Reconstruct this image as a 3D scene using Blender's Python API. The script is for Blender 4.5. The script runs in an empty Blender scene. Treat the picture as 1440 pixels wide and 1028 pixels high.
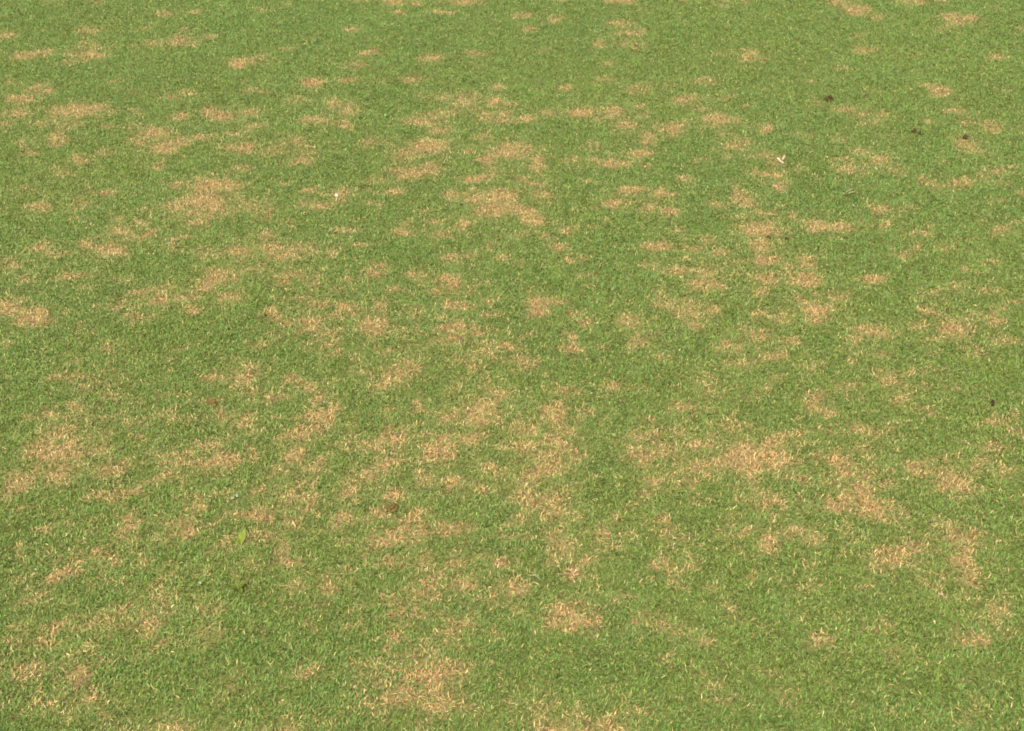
import bpy, bmesh, math
import numpy as np
from mathutils import Vector, Matrix

scene = bpy.context.scene
COL = scene.collection
R = math.radians

# ------------------------------------------------------------------ camera
W, H = 1440.0, 1028.0            # pixel frame the positions were read in
FPX = 1544.0                     # focal length in those pixels
PITCH = 34.0                     # degrees below the horizon
CAM_H = 1.60                     # eye height
cam = bpy.data.objects.new('camera', bpy.data.cameras.new('camera'))
COL.objects.link(cam)
cam.location = (0, 0, CAM_H)
cam.rotation_euler = (R(90 - PITCH), 0, 0)
cam.data.sensor_width = 36.0
cam.data.lens = FPX / W * 36.0
cam.data.clip_start = 0.05
cam.data.clip_end = 2000.0
scene.camera = cam

# ------------------------------------------------------------------ sky and sun (soft overcast daylight)
SUN_EL, SUN_AZ = 58.0, 205.0     # azimuth clockwise from +Y
world = bpy.data.worlds.new('World'); scene.world = world
world.use_nodes = True
wn = world.node_tree; wn.nodes.clear()
wo = wn.nodes.new('ShaderNodeOutputWorld'); wb = wn.nodes.new('ShaderNodeBackground')
sky = wn.nodes.new('ShaderNodeTexSky'); sky.sky_type = 'NISHITA'; sky.sun_disc = False
sky.sun_elevation = R(SUN_EL); sky.sun_rotation = R(SUN_AZ)
sky.dust_density = 4.0; sky.air_density = 1.0; sky.ozone_density = 1.0
hs = wn.nodes.new('ShaderNodeHueSaturation'); hs.inputs['Saturation'].default_value = 0.2
wn.links.new(sky.outputs[0], hs.inputs['Color']); wn.links.new(hs.outputs[0], wb.inputs['Color'])
wb.inputs['Strength'].default_value = 0.15
wn.links.new(wb.outputs[0], wo.inputs['Surface'])
sl = bpy.data.lights.new('sun', 'SUN'); sl.energy = 1.0; sl.angle = R(30); sl.color = (1.0, 0.95, 0.86)
sun = bpy.data.objects.new('sun', sl); COL.objects.link(sun)
sd = Vector((math.sin(R(SUN_AZ)) * math.cos(R(SUN_EL)), math.cos(R(SUN_AZ)) * math.cos(R(SUN_EL)), math.sin(R(SUN_EL))))
sun.rotation_euler = sd.to_track_quat('Z', 'Y').to_euler()
sun.location = sd * 20
vs = scene.view_settings
vs.view_transform = 'Standard'; vs.look = 'None'; vs.gamma = 1.0; vs.use_curve_mapping = False
vs.exposure = 1.87
scene.render.engine = 'CYCLES'
scene.cycles.filter_width = 1.8      # a soft compact-camera lens
scene.cycles.max_bounces = 6
scene.cycles.diffuse_bounces = 4
scene.cycles.use_adaptive_sampling = True

# ------------------------------------------------------------------ helpers
rng = np.random.default_rng(20240)
SP, CP = math.sin(R(PITCH)), math.cos(R(PITCH))

def ground_at(px, py, z=0.0):
    """pixel -> point on the horizontal plane at height z"""
    u = (np.asarray(px, float) - W / 2) / FPX
    v = (np.asarray(py, float) - H / 2) / FPX
    dz = -SP - v * CP
    dy = CP - v * SP
    t = (z - CAM_H) / dz
    return t * u, t * dy

def pixel_of(x, y):
    rx, ry, rz = x, y, -CAM_H
    depth = ry * CP - rz * SP
    up = ry * SP + rz * CP
    return W / 2 + FPX * rx / depth, H / 2 - FPX * up / depth

def px_size(py):
    """metres per pixel across, on the ground at row py"""
    v = (py - H / 2) / FPX
    return CAM_H / (SP + v * CP) / FPX

class Noise:
    def __init__(self, seed, n=256):
        self.n = n
        self.t = np.random.default_rng(seed).random((n, n)).astype(np.float32)
    def one(self, x, y):
        xi = np.floor(x).astype(np.int64); yi = np.floor(y).astype(np.int64)
        fx = x - xi; fy = y - yi
        fx = fx * fx * (3 - 2 * fx); fy = fy * fy * (3 - 2 * fy)
        n = self.n; a = xi % n; b = yi % n; a1 = (a + 1) % n; b1 = (b + 1) % n
        t = self.t
        return (t[a, b] * (1 - fx) + t[a1, b] * fx) * (1 - fy) + (t[a, b1] * (1 - fx) + t[a1, b1] * fx) * fy
    def __call__(self, x, y, scale, octaves=3):
        out = 0; amp = 1; tot = 0; c, s = 0.8, 0.6
        x = np.asarray(x, float) / scale; y = np.asarray(y, float) / scale
        for k in range(octaves):
            out = out + amp * self.one(x + 17.3 * k + 500, y + 9.1 * k + 500)
            tot += amp; amp *= 0.5
            x, y = (c * x - s * y) * 2.03, (s * x + c * y) * 2.03
        return out / tot

N = [Noise(100 + i) for i in range(12)]

def lawn_z(x, y):
    """gentle unevenness of the mown ground"""
    return (N[0](x, y, 0.55, 2) - 0.5) * 0.030 + (N[1](x, y, 0.10, 2) - 0.5) * 0.010

def sm(a, b, x):
    t = np.clip((np.asarray(x) - a) / (b - a), 0, 1)
    return t * t * (3 - 2 * t)

def tag(o, label=None, cat=None, group=None, kind=None):
    if label: o['label'] = label
    if cat: o['category'] = cat
    if group: o['group'] = group
    if kind: o['kind'] = kind
    return o

# ------------------------------------------------------------------ where the turf has died back
# (x, y, half width, half height, strength) per tile, in a 3x enlargement of a 480 x 280 tile of the frame
TILES = {
(0, 100): [(75,120,50,20,.6),(155,75,60,20,.5),(60,175,60,18,.5),(230,175,35,25,.6),(320,165,60,25,.8),(400,155,40,15,.7),(465,175,20,10,.6),(25,230,25,15,.6),(175,225,40,15,.5),(290,235,45,18,.4),(440,242,30,10,.5),(245,290,30,30,.8),(105,325,40,30,.35),(140,350,30,12,.5),(340,380,30,15,.7),(430,350,30,15,.4),(720,115,30,18,.6),(780,92,30,12,.5),(560,95,25,15,.3),(490,45,50,12,.3),(45,45,30,10,.4),(1310,50,50,20,.8),(1080,88,60,12,.4),(880,170,30,20,.7),(935,200,50,20,.8),(755,200,45,18,.6),(575,175,30,20,.3),(1060,180,50,20,.4),(1250,130,60,20,.4),(1410,145,40,20,.5),(1310,220,60,15,.7),(1420,235,30,12,.5),(1060,245,60,15,.4),(990,280,40,8,.6),(650,270,60,22,.7),(590,300,50,22,.5),(690,335,50,20,.7),(745,315,40,18,.8),(560,240,40,15,.4),(860,290,50,18,.5),(970,335,40,15,.7),(1030,345,40,18,.8),(1150,350,50,15,.5),(1245,305,50,22,.45),(1280,345,40,15,.4),(1275,388,45,14,.85),(1030,415,40,15,.6),(650,410,35,15,.6),(560,395,30,12,.3),(230,415,35,15,.4),(275,440,35,14,.5),(740,480,50,14,.5),(860,485,50,25,.8),(950,490,50,25,.6),(1020,490,20,10,.8),(840,550,70,30,.9),(900,570,50,20,.7),(840,610,60,25,.6),(720,575,50,20,.6),(830,650,50,20,.5),(960,600,40,18,.4),(1060,570,60,25,.4),(1110,610,50,20,.4),(1200,485,30,15,.5),(1300,510,40,18,.6),(1420,540,25,25,.8),(1350,580,50,14,.7),(1290,570,40,12,.4),(1235,655,30,15,.4),(1420,690,30,20,.5),(445,515,25,14,.7),(380,505,25,12,.4),(90,495,40,10,.5),(160,570,40,18,.8),(100,565,30,10,.5),(330,550,40,18,.5),(310,610,40,15,.4),(610,585,30,14,.4),(480,620,30,20,.5),(500,680,45,20,.65),(590,640,30,12,.5),(620,695,40,22,.7),(550,710,40,12,.5),(350,730,25,25,.7),(380,745,30,15,.6),(170,750,40,18,.7),(230,770,50,14,.65),(460,765,60,20,.85),(500,790,40,18,.7),(720,745,40,18,.4),(760,715,40,15,.4),(880,780,70,25,.45),(1000,770,60,25,.5),(1100,700,40,20,.45),(1140,755,60,30,.5),(1180,790,50,22,.6),(1290,770,70,30,.4),(30,790,40,20,.5),(20,820,30,15,.6),(1410,780,30,25,.5)],
(480, 100): [(30,40,50,12,.6),(290,38,40,12,.7),(150,45,40,10,.3),(660,60,35,14,.5),(945,68,35,14,.7),(1100,40,40,10,.5),(360,110,40,20,.3),(430,120,50,15,.4),(530,110,40,18,.5),(520,140,35,15,.6),(645,125,28,18,.85),(710,135,30,10,.6),(1250,80,60,20,.4),(1370,65,20,12,.3),(1420,130,30,20,.7),(30,170,30,20,.7),(320,215,70,20,.5),(410,190,40,15,.7),(480,175,40,15,.4),(600,195,35,25,.5),(680,180,30,18,.6),(690,215,50,14,.6),(790,203,45,10,.7),(865,178,28,16,.7),(1010,178,50,14,.85),(1140,175,30,25,.7),(1205,232,40,14,.8),(1080,210,30,12,.4),(1260,155,30,10,.5),(1275,195,20,12,.4),(1400,250,40,25,.7),(1285,285,30,20,.7),(10,240,20,20,.8),(420,255,50,15,.5),(110,310,40,22,.5),(190,320,20,25,.4),(600,285,30,20,.5),(370,330,70,30,.75),(350,345,40,20,.6),(260,365,50,22,.5),(525,348,25,12,.6),(720,340,65,25,.85),(660,355,40,18,.7),(600,385,30,18,.7),(820,395,30,28,.75),(1060,310,30,20,.4),(1270,345,45,15,.8),(1070,378,30,10,.7),(1150,392,55,18,.8),(960,380,30,12,.4),(1280,410,25,10,.4),(1010,415,30,10,.4),(370,420,40,18,.6),(290,440,50,25,.6),(220,440,30,15,.4),(130,470,50,18,.4),(570,465,60,16,.85),(640,435,30,15,.5),(745,465,28,12,.75),(830,490,35,18,.75),(850,545,30,14,.7),(1030,475,40,10,.4),(1215,510,50,15,.7),(1350,530,40,16,.75),(1425,460,20,14,.6),(10,520,15,22,.6),(215,520,30,16,.7),(140,575,40,10,.6),(455,540,30,22,.6),(560,555,50,20,.7),(650,545,50,25,.8),(700,550,40,22,.8),(630,605,70,25,.8),(720,600,40,18,.6),(800,640,45,22,.85),(770,610,50,18,.6),(1145,575,40,16,.8),(1290,595,30,22,.6),(1380,610,35,20,.85),(1115,625,15,12,.4),(340,605,30,12,.5),(250,690,35,20,.8),(280,655,30,14,.5),(390,640,40,14,.5),(510,655,35,16,.75),(430,700,40,18,.5),(15,690,30,14,.7),(100,745,50,14,.5),(620,745,35,14,.45),(740,705,40,14,.5),(960,680,40,10,.6),(1060,665,25,10,.5),(1040,590,40,8,.4),(905,755,28,20,.6),(1330,755,60,18,.7),(1400,685,30,12,.5),(460,785,45,20,.55),(550,785,40,15,.5),(690,800,35,18,.65),(165,828,40,14,.75),(945,800,30,18,.6),(750,830,30,10,.6),(1290,830,30,15,.5),(1000,800,25,10,.4),(860,705,30,12,.4)],
(960, 100): [(90,45,40,14,.5),(20,120,40,20,.5),(170,115,40,14,.4),(60,160,40,10,.4),(280,155,30,10,.4),(340,80,30,10,.3),(145,205,55,22,.75),(200,210,40,16,.5),(15,235,25,14,.6),(345,245,35,20,.55),(165,265,30,14,.5),(260,300,25,16,.6),(185,315,35,12,.7),(240,325,30,10,.6),(525,45,40,10,.35),(670,165,60,12,.5),(750,185,30,10,.45),(835,180,40,10,.65),(785,95,30,10,.3),(560,140,40,15,.3),(790,220,50,18,.35),(1085,95,45,22,.7),(1040,75,30,14,.5),(1150,170,40,12,.65),(1040,210,30,16,.4),(880,275,50,10,.35),(1190,220,30,14,.5),(1300,240,40,22,.6),(1350,95,30,10,.3),(1190,300,40,25,.5),(1220,335,45,14,.45),(500,270,40,14,.3),(660,285,40,14,.35),(335,360,35,16,.6),(395,385,25,18,.7),(60,375,40,12,.4),(180,360,25,10,.4),(20,465,25,18,.5),(290,425,30,12,.55),(350,440,50,16,.6),(400,490,25,18,.85),(740,340,40,22,.5),(825,380,35,20,.7),(695,415,40,14,.75),(660,375,40,12,.4),(740,440,25,8,.4),(900,420,40,18,.4),(490,415,15,14,.4),(1010,465,35,18,.6),(1060,490,30,10,.5),(1180,480,40,18,.6),(1130,495,40,8,.5),(1330,430,40,16,.6),(1385,405,30,10,.4),(1100,380,25,10,.4),(1270,460,40,14,.35),(1340,490,40,10,.4),(1420,520,25,12,.5),(1335,560,25,16,.5),(235,530,30,30,.8),(215,490,15,18,.5),(275,555,25,18,.5),(125,572,35,12,.7),(340,595,40,14,.45),(455,610,25,22,.5),(220,620,30,14,.4),(555,650,50,22,.85),(525,635,30,14,.6),(675,652,45,14,.8),(320,680,80,30,.75),(260,670,50,20,.6),(370,672,50,15,.7),(315,745,30,22,.8),(350,805,55,20,.85),(100,730,40,14,.5),(150,780,30,18,.6),(30,765,50,14,.5),(220,815,40,14,.4),(80,830,40,14,.4),(525,800,35,25,.7),(450,830,50,14,.5),(570,765,25,10,.4),(830,585,40,16,.7),(780,555,25,12,.45),(845,655,20,25,.5),(940,580,25,20,.4),(980,685,50,14,.7),(1340,683,40,14,.65),(1420,645,25,14,.6),(1260,640,40,8,.35),(1210,710,25,10,.4),(925,775,40,20,.75),(970,745,25,10,.4),(1100,745,50,15,.4),(1150,715,30,10,.3),(1210,825,30,12,.4),(1310,805,25,20,.5),(1375,785,25,10,.35),(660,705,25,10,.3),(1030,675,20,30,.3)],
(0, 380): [(300,28,70,14,.75),(85,35,40,18,.4),(345,75,30,8,.45),(30,145,38,40,.8),(130,210,65,40,.8),(320,245,30,16,.55),(500,160,30,14,.6),(445,205,30,14,.5),(540,225,25,14,.6),(590,205,40,16,.6),(580,105,30,20,.5),(510,45,40,18,.35),(650,100,60,30,.4),(670,145,40,22,.65),(760,130,40,16,.7),(700,75,40,12,.5),(860,80,45,22,.75),(920,40,60,30,.55),(890,10,50,12,.5),(815,185,45,16,.6),(960,135,60,18,.5),(1080,15,60,14,.4),(1180,55,45,28,.65),(1280,30,60,25,.45),(1320,75,30,20,.6),(1415,92,28,10,.7),(1135,200,42,22,.85),(1185,243,30,18,.8),(1340,155,50,18,.45),(1260,140,60,14,.4),(1300,225,60,30,.45),(1420,200,25,18,.7),(1300,265,40,22,.5),(1370,290,60,30,.45),(1180,295,40,15,.4),(1090,330,60,12,.45),(1360,350,40,22,.55),(1275,345,20,14,.5),(1420,360,20,20,.5),(450,330,30,18,.55),(360,280,30,10,.3),(300,395,30,20,.35),(235,463,42,24,.8),(325,450,30,14,.7),(690,380,50,12,.35),(770,345,50,10,.3),(900,465,60,28,.5),(880,470,40,16,.45),(1020,455,52,48,.75),(1000,490,40,22,.6),(1050,530,60,16,.5),(650,475,40,14,.4),(480,465,60,18,.4),(400,490,60,18,.4),(350,505,25,14,.5),(465,540,30,18,.5),(690,525,40,14,.4),(880,565,38,20,.6),(570,570,40,14,.4),(780,555,30,25,.35),(1230,470,28,20,.75),(1285,505,35,18,.7),(1150,550,45,22,.75),(1340,545,35,25,.75),(1400,590,22,40,.8),(1345,640,50,22,.7),(1300,690,60,25,.7),(1240,730,60,25,.6),(1280,575,30,14,.4),(1240,800,45,22,.75),(1330,805,30,18,.6),(320,580,60,30,.45),(215,625,40,18,.45),(110,625,35,12,.45),(340,645,50,22,.5),(260,695,60,20,.6),(440,690,40,22,.35),(440,615,30,12,.45),(550,640,35,22,.5),(690,635,80,22,.45),(790,650,60,15,.4),(940,640,35,35,.45),(1050,650,30,22,.6),(1010,685,40,18,.6),(580,722,38,18,.7),(110,720,20,20,.5),(155,775,55,35,.8),(275,785,50,28,.85),(210,800,50,18,.7),(420,770,50,30,.35),(880,755,50,18,.55),(950,735,30,14,.5),(740,780,30,20,.4),(740,820,60,18,.6),(940,825,50,20,.8),(1065,790,35,22,.55),(640,770,40,14,.3),(450,830,40,12,.45),(20,320,30,14,.4),(1420,760,25,18,.45),(1030,320,25,10,.4)],
(480, 380): [(130,25,50,18,.6),(320,30,50,14,.55),(415,35,28,18,.6),(460,55,28,28,.8),(215,90,30,18,.5),(390,100,45,14,.7),(25,55,30,18,.5),(165,165,38,30,.65),(15,170,25,25,.7),(70,175,30,10,.5),(310,190,40,30,.4),(480,158,55,16,.8),(620,138,38,16,.65),(615,195,40,12,.6),(540,90,22,14,.5),(610,50,30,12,.4),(1035,30,40,10,.55),(1040,70,40,10,.5),(820,160,40,40,.65),(895,135,30,14,.55),(960,182,18,14,.75),(800,90,10,14,.5),(130,245,50,30,.8),(130,290,40,20,.5),(475,238,75,18,.6),(410,250,30,12,.6),(570,285,35,18,.75),(430,295,70,30,.45),(240,280,50,25,.35),(775,287,28,12,.6),(690,330,60,18,.7),(620,345,60,14,.6),(500,380,50,25,.4),(660,385,40,20,.45),(765,390,55,22,.55),(960,290,28,22,.6),(970,345,45,16,.75),(1045,222,28,14,.55),(1090,320,25,14,.5),(1205,225,45,30,.55),(1260,300,35,35,.55),(1200,325,30,12,.5),(1345,360,25,14,.45),(1355,150,45,22,.6),(1420,185,25,16,.6),(1330,275,40,10,.35),(1330,110,40,18,.35),(1400,10,80,12,.6),(1180,5,30,10,.5),(1160,130,25,14,.3),(140,440,40,18,.5),(200,455,80,45,.45),(260,415,60,25,.45),(160,490,50,25,.5),(300,575,26,18,.75),(340,595,40,14,.55),(185,605,28,16,.6),(535,430,30,14,.55),(600,465,28,28,.55),(640,518,26,18,.75),(470,490,40,15,.45),(750,430,40,14,.3),(900,492,22,18,.6),(970,510,45,14,.55),(580,600,70,45,.65),(590,650,40,18,.7),(430,610,50,18,.55),(560,575,40,16,.7),(520,630,30,30,.6),(890,595,50,28,.65),(1030,600,35,18,.5),(920,620,60,18,.5),(945,672,45,22,.75),(740,665,60,30,.55),(790,660,30,20,.5),(540,710,50,14,.75),(210,710,50,35,.65),(105,760,55,28,.75),(60,770,40,18,.6),(430,730,35,30,.75),(345,780,35,40,.7),(410,780,50,35,.55),(210,815,50,18,.7),(610,830,40,10,.5),(750,755,80,30,.5),(880,735,50,28,.75),(850,790,60,20,.45),(1000,780,60,18,.5),(1125,630,26,12,.6),(1240,712,40,22,.65),(1330,690,28,45,.7),(1260,780,50,25,.55),(1350,770,50,30,.5),(1420,690,30,15,.45),(1415,590,35,18,.75),(1130,495,60,12,.5),(1240,500,50,14,.45),(1390,455,25,20,.4),(1325,435,20,12,.45),(1300,625,20,18,.45),(60,375,40,18,.4),(285,330,30,18,.35),(200,350,20,14,.5),(60,430,30,25,.3),(330,695,50,16,.45),(890,830,60,12,.55),(10,760,20,20,.5)],
(960, 380): [(90,20,50,16,.6),(75,75,60,22,.55),(150,98,30,12,.55),(340,50,45,25,.8),(535,35,40,30,.8),(490,60,50,12,.6),(800,40,38,18,.75),(310,108,30,14,.6),(655,115,45,22,.55),(730,100,30,12,.35),(500,138,35,12,.65),(570,175,50,25,.85),(550,215,30,14,.5),(30,190,40,40,.6),(120,180,30,20,.6),(55,240,40,18,.6),(320,195,35,25,.5),(420,190,45,22,.45),(415,220,40,12,.45),(300,270,50,16,.5),(330,290,25,14,.6),(460,300,40,22,.55),(790,255,55,28,.85),(755,235,25,14,.6),(720,290,40,12,.5),(860,275,60,12,.5),(720,338,40,10,.4),(1000,240,50,16,.5),(1140,250,55,28,.75),(1110,230,25,16,.6),(1080,290,55,22,.4),(1325,225,38,28,.75),(1265,185,40,18,.5),(1215,205,25,25,.4),(1035,180,40,18,.5),(1050,100,60,16,.45),(1150,65,40,22,.35),(1290,80,80,18,.45),(1350,158,35,10,.65),(1415,145,25,14,.55),(1350,305,50,18,.55),(1220,320,30,12,.45),(1240,350,60,22,.35),(195,330,60,22,.55),(395,362,45,20,.7),(260,400,60,22,.4),(820,355,40,14,.5),(690,393,45,10,.5),(550,400,60,14,.3),(80,445,40,16,.45),(395,460,30,14,.6),(340,500,35,18,.55),(110,510,50,18,.65),(40,490,30,18,.4),(270,520,30,12,.45),(710,485,60,22,.45),(870,465,40,18,.5),(830,425,50,14,.35),(940,430,30,22,.35),(1050,430,60,14,.35),(1120,510,35,18,.45),(1020,495,40,12,.4),(910,535,50,20,.6),(555,550,45,30,.7),(600,595,35,18,.65),(510,570,40,20,.35),(60,575,60,16,.4),(205,665,45,30,.8),(115,655,30,14,.55),(280,660,30,14,.6),(70,725,70,18,.8),(20,745,30,20,.7),(400,715,30,40,.75),(500,700,40,22,.65),(350,755,70,25,.6),(240,760,60,20,.75),(220,790,50,30,.8),(320,810,90,30,.8),(430,800,50,20,.6),(80,820,70,18,.55),(640,800,45,35,.7),(680,820,40,18,.7),(730,665,40,18,.6),(800,695,40,30,.45),(870,660,40,20,.6),(640,670,40,20,.4),(985,590,30,18,.5),(1060,605,40,25,.45),(1300,650,60,18,.55),(1330,625,50,18,.5),(1415,680,30,14,.6),(1420,595,20,10,.5),(1310,755,50,25,.5),(1250,820,50,20,.45),(970,825,50,16,.65),(850,810,30,14,.3),(1100,820,20,14,.4),(760,760,50,20,.35),(700,610,20,14,.4),(1380,820,40,16,.3)],
(0, 640): [(265,12,50,18,.85),(180,18,50,20,.75),(50,135,50,35,.85),(215,95,48,25,.8),(460,75,60,25,.75),(390,95,35,14,.5),(530,50,30,18,.55),(430,182,75,18,.6),(530,165,50,16,.65),(700,110,70,16,.75),(745,128,25,20,.7),(840,62,40,20,.7),(940,45,40,28,.85),(760,40,45,18,.55),(950,90,30,14,.4),(1245,25,40,22,.75),(1170,80,40,25,.45),(1330,70,40,18,.6),(1285,145,42,22,.75),(1060,25,30,22,.4),(1100,165,50,18,.5),(940,190,40,14,.55),(800,215,35,18,.55),(825,250,38,18,.75),(1230,210,60,35,.45),(1320,220,40,20,.5),(1010,270,55,20,.7),(1115,275,50,25,.8),(1210,300,45,22,.8),(1425,290,20,35,.75),(1350,325,30,12,.55),(1420,360,20,15,.5),(765,330,75,25,.75),(270,305,32,20,.7),(140,340,30,18,.55),(530,295,35,22,.65),(500,335,22,25,.6),(360,345,25,14,.5),(570,355,50,22,.35),(660,285,25,14,.35),(440,415,50,28,.7),(475,450,22,22,.7),(395,430,20,22,.55),(60,410,50,22,.45),(40,240,60,12,.5),(600,440,28,18,.55),(920,415,30,22,.55),(945,380,45,14,.5),(1080,375,50,18,.5),(1155,410,30,28,.6),(1225,465,45,22,.75),(720,475,30,25,.65),(1030,480,35,22,.55),(310,445,25,35,.6),(255,480,50,22,.85),(205,510,25,28,.65),(640,555,30,16,.5),(720,520,30,14,.4),(60,520,60,30,.35),(130,580,35,40,.55),(140,600,25,18,.7),(255,602,28,12,.6),(720,605,50,22,.75),(640,595,35,18,.45),(840,515,35,20,.4),(805,635,20,12,.5),(860,610,30,20,.4),(1100,640,30,18,.4),(1235,555,35,30,.4),(1375,580,40,45,.65),(1330,530,30,25,.5),(530,648,48,20,.75),(440,690,50,40,.4),(420,705,25,18,.55),(615,715,45,35,.7),(885,690,40,25,.6),(1100,735,30,18,.45),(1185,700,50,20,.35),(1310,710,28,22,.65),(1420,750,20,18,.65),(1370,665,25,14,.3),(235,740,50,22,.65),(80,740,50,30,.4),(85,790,35,30,.7),(195,800,30,25,.6),(360,795,30,18,.45),(830,785,42,28,.7),(890,755,40,18,.5),(660,820,50,14,.75),(735,797,25,12,.6),(740,680,50,16,.35),(330,715,50,22,.3),(400,520,40,20,.4),(1400,500,30,22,.3)],
(480, 640): [(200,40,45,30,.65),(140,90,40,22,.75),(70,110,50,20,.55),(215,165,50,35,.85),(40,170,28,25,.6),(325,110,32,35,.6),(330,15,30,22,.5),(430,20,70,20,.45),(475,115,40,22,.8),(430,150,30,22,.5),(570,145,50,30,.6),(605,160,25,25,.7),(630,65,50,20,.65),(840,80,70,28,.85),(940,70,60,16,.7),(830,25,60,25,.4),(720,115,35,22,.45),(770,200,60,45,.5),(890,190,60,35,.5),(900,245,65,28,.7),(980,195,30,14,.5),(760,285,80,18,.4),(680,335,60,18,.55),(310,265,30,25,.75),(280,300,40,20,.7),(165,260,38,20,.75),(80,275,40,14,.5),(10,290,15,30,.7),(450,320,60,20,.6),(490,340,45,14,.65),(430,300,25,12,.6),(190,365,90,28,.7),(330,335,50,18,.5),(150,375,50,18,.6),(900,330,60,18,.65),(910,385,50,28,.65),(890,425,50,35,.5),(960,500,45,22,.75),(1030,470,40,18,.6),(970,420,40,18,.4),(1100,340,30,22,.8),(1205,345,25,18,.6),(1150,390,35,22,.6),(1140,290,30,22,.4),(1360,320,60,40,.45),(1355,450,40,28,.65),(1410,530,30,22,.7),(1380,490,30,20,.5),(1310,120,45,40,.5),(1290,180,35,20,.4),(1240,240,40,18,.35),(1410,95,30,30,.4),(1250,20,50,18,.5),(1360,15,60,15,.45),(980,15,50,18,.45),(605,445,80,18,.8),(200,460,55,22,.65),(355,465,40,40,.7),(355,425,20,14,.6),(480,475,45,18,.65),(515,525,40,28,.75),(340,550,40,35,.75),(390,595,35,20,.75),(185,608,38,20,.75),(265,668,50,14,.75),(450,555,30,12,.35),(725,555,60,45,.6),(740,590,40,22,.6),(610,610,60,25,.6),(680,640,50,14,.7),(870,680,22,40,.5),(960,690,100,60,.55),(870,710,30,45,.7),(990,740,80,25,.7),(1040,700,45,40,.6),(930,640,60,20,.65),(1085,578,20,16,.7),(1190,600,40,14,.5),(1205,700,30,22,.55),(1325,695,45,25,.65),(1400,740,50,25,.45),(55,690,38,45,.55),(15,745,20,18,.7),(200,795,45,22,.7),(360,825,60,12,.6),(490,740,55,35,.4),(640,775,60,18,.5),(470,790,40,30,.45),(250,745,40,14,.3),(720,680,40,14,.35),(20,550,25,25,.4),(380,680,40,20,.3),(1060,580,25,8,.5),(20,480,30,20,.3),(1230,650,30,14,.35),(30,830,30,8,.5)],
(960, 640): [(300,35,110,35,.85),(220,15,50,20,.7),(430,25,50,25,.7),(90,50,60,30,.6),(40,110,40,35,.55),(250,100,40,25,.5),(110,95,40,15,.4),(640,20,40,25,.7),(690,80,35,30,.75),(790,90,45,28,.85),(770,150,30,14,.6),(880,130,25,22,.7),(500,95,40,16,.65),(515,200,28,20,.7),(650,218,60,22,.9),(770,195,60,22,.85),(790,245,45,35,.85),(860,240,60,35,.55),(940,245,35,22,.45),(320,190,40,28,.7),(380,220,70,30,.65),(400,190,30,18,.6),(965,40,30,18,.65),(1010,75,35,18,.7),(1080,75,40,20,.65),(1140,105,50,28,.7),(1200,145,50,30,.75),(1090,145,30,18,.75),(1330,70,40,22,.65),(1250,35,40,18,.45),(1410,80,30,20,.5),(1425,195,15,40,.6),(1100,25,30,15,.4),(190,310,60,50,.3),(265,325,25,22,.5),(360,370,30,35,.75),(455,335,28,20,.7),(555,362,35,16,.65),(705,370,25,16,.5),(1045,330,35,18,.55),(1130,310,30,25,.5),(1180,350,80,25,.65),(1230,370,30,16,.5),(860,445,60,45,.7),(860,410,30,20,.6),(890,465,35,18,.7),(820,430,22,14,.6),(990,400,60,20,.65),(1160,430,60,35,.75),(1190,475,50,25,.7),(1190,525,45,30,.7),(1215,510,25,14,.5),(695,430,42,16,.6),(635,465,20,10,.4),(30,470,32,40,.65),(90,475,30,14,.55),(445,440,20,10,.5),(330,515,60,18,.45),(110,570,25,18,.45),(1000,505,35,18,.5),(1075,515,25,22,.55),(1000,555,50,16,.45),(1065,580,35,20,.5),(780,570,35,20,.5),(540,510,30,20,.4),(1320,620,42,32,.7),(1300,690,40,14,.5),(620,660,80,14,.45),(845,725,28,20,.55),(170,640,30,22,.35),(230,695,35,16,.5),(480,690,30,14,.4),(1190,780,60,35,.65),(1320,750,40,18,.5),(590,810,45,18,.7),(890,810,42,18,.55),(1230,740,50,15,.4),(30,775,40,18,.45),(90,810,40,14,.4),(1415,360,25,14,.4),(1335,385,25,14,.45),(760,740,25,18,.35),(340,725,30,12,.3),(520,560,70,20,.3),(20,370,30,20,.4)],
}
patches = []
for (ox, oy), lst in TILES.items():
    for (x, y, rx, ry, s) in lst:
        patches.append((ox + x / 3, oy + y / 3, rx / 3, ry / 3, s))
# the lawn goes on in the same way past what the photograph shows
prng = np.random.default_rng(77)
def fill(x0, x1, y0, y1, n):
    made = 0
    while made < n:                                   # clusters of uneven size with clear turf between
        cx, cy = prng.uniform(x0, x1), prng.uniform(y0, y1)
        for _ in range(prng.integers(1, 5)):
            x = cx + prng.normal(0, 60); y = cy + prng.normal(0, 22)
            if not (x0 < x < x1 and y0 < y < y1): continue
            k = (1.0 + 0.55 * (y - 110) / 810) * prng.choice([.6, .8, 1, 1.15])
            patches.append((x, y, prng.uniform(8, 19) * k, prng.uniform(3.5, 6) * k * (1 + 0.45 * (y - 110) / 810), prng.uniform(.25, .72)))
            made += 1
fill(-320, 1760, -40, 104, 165)
fill(-320, 1760, 926, 1110, 105)
fill(-330, -6, 104, 926, 130)
fill(1446, 1770, 104, 926, 130)

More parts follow.
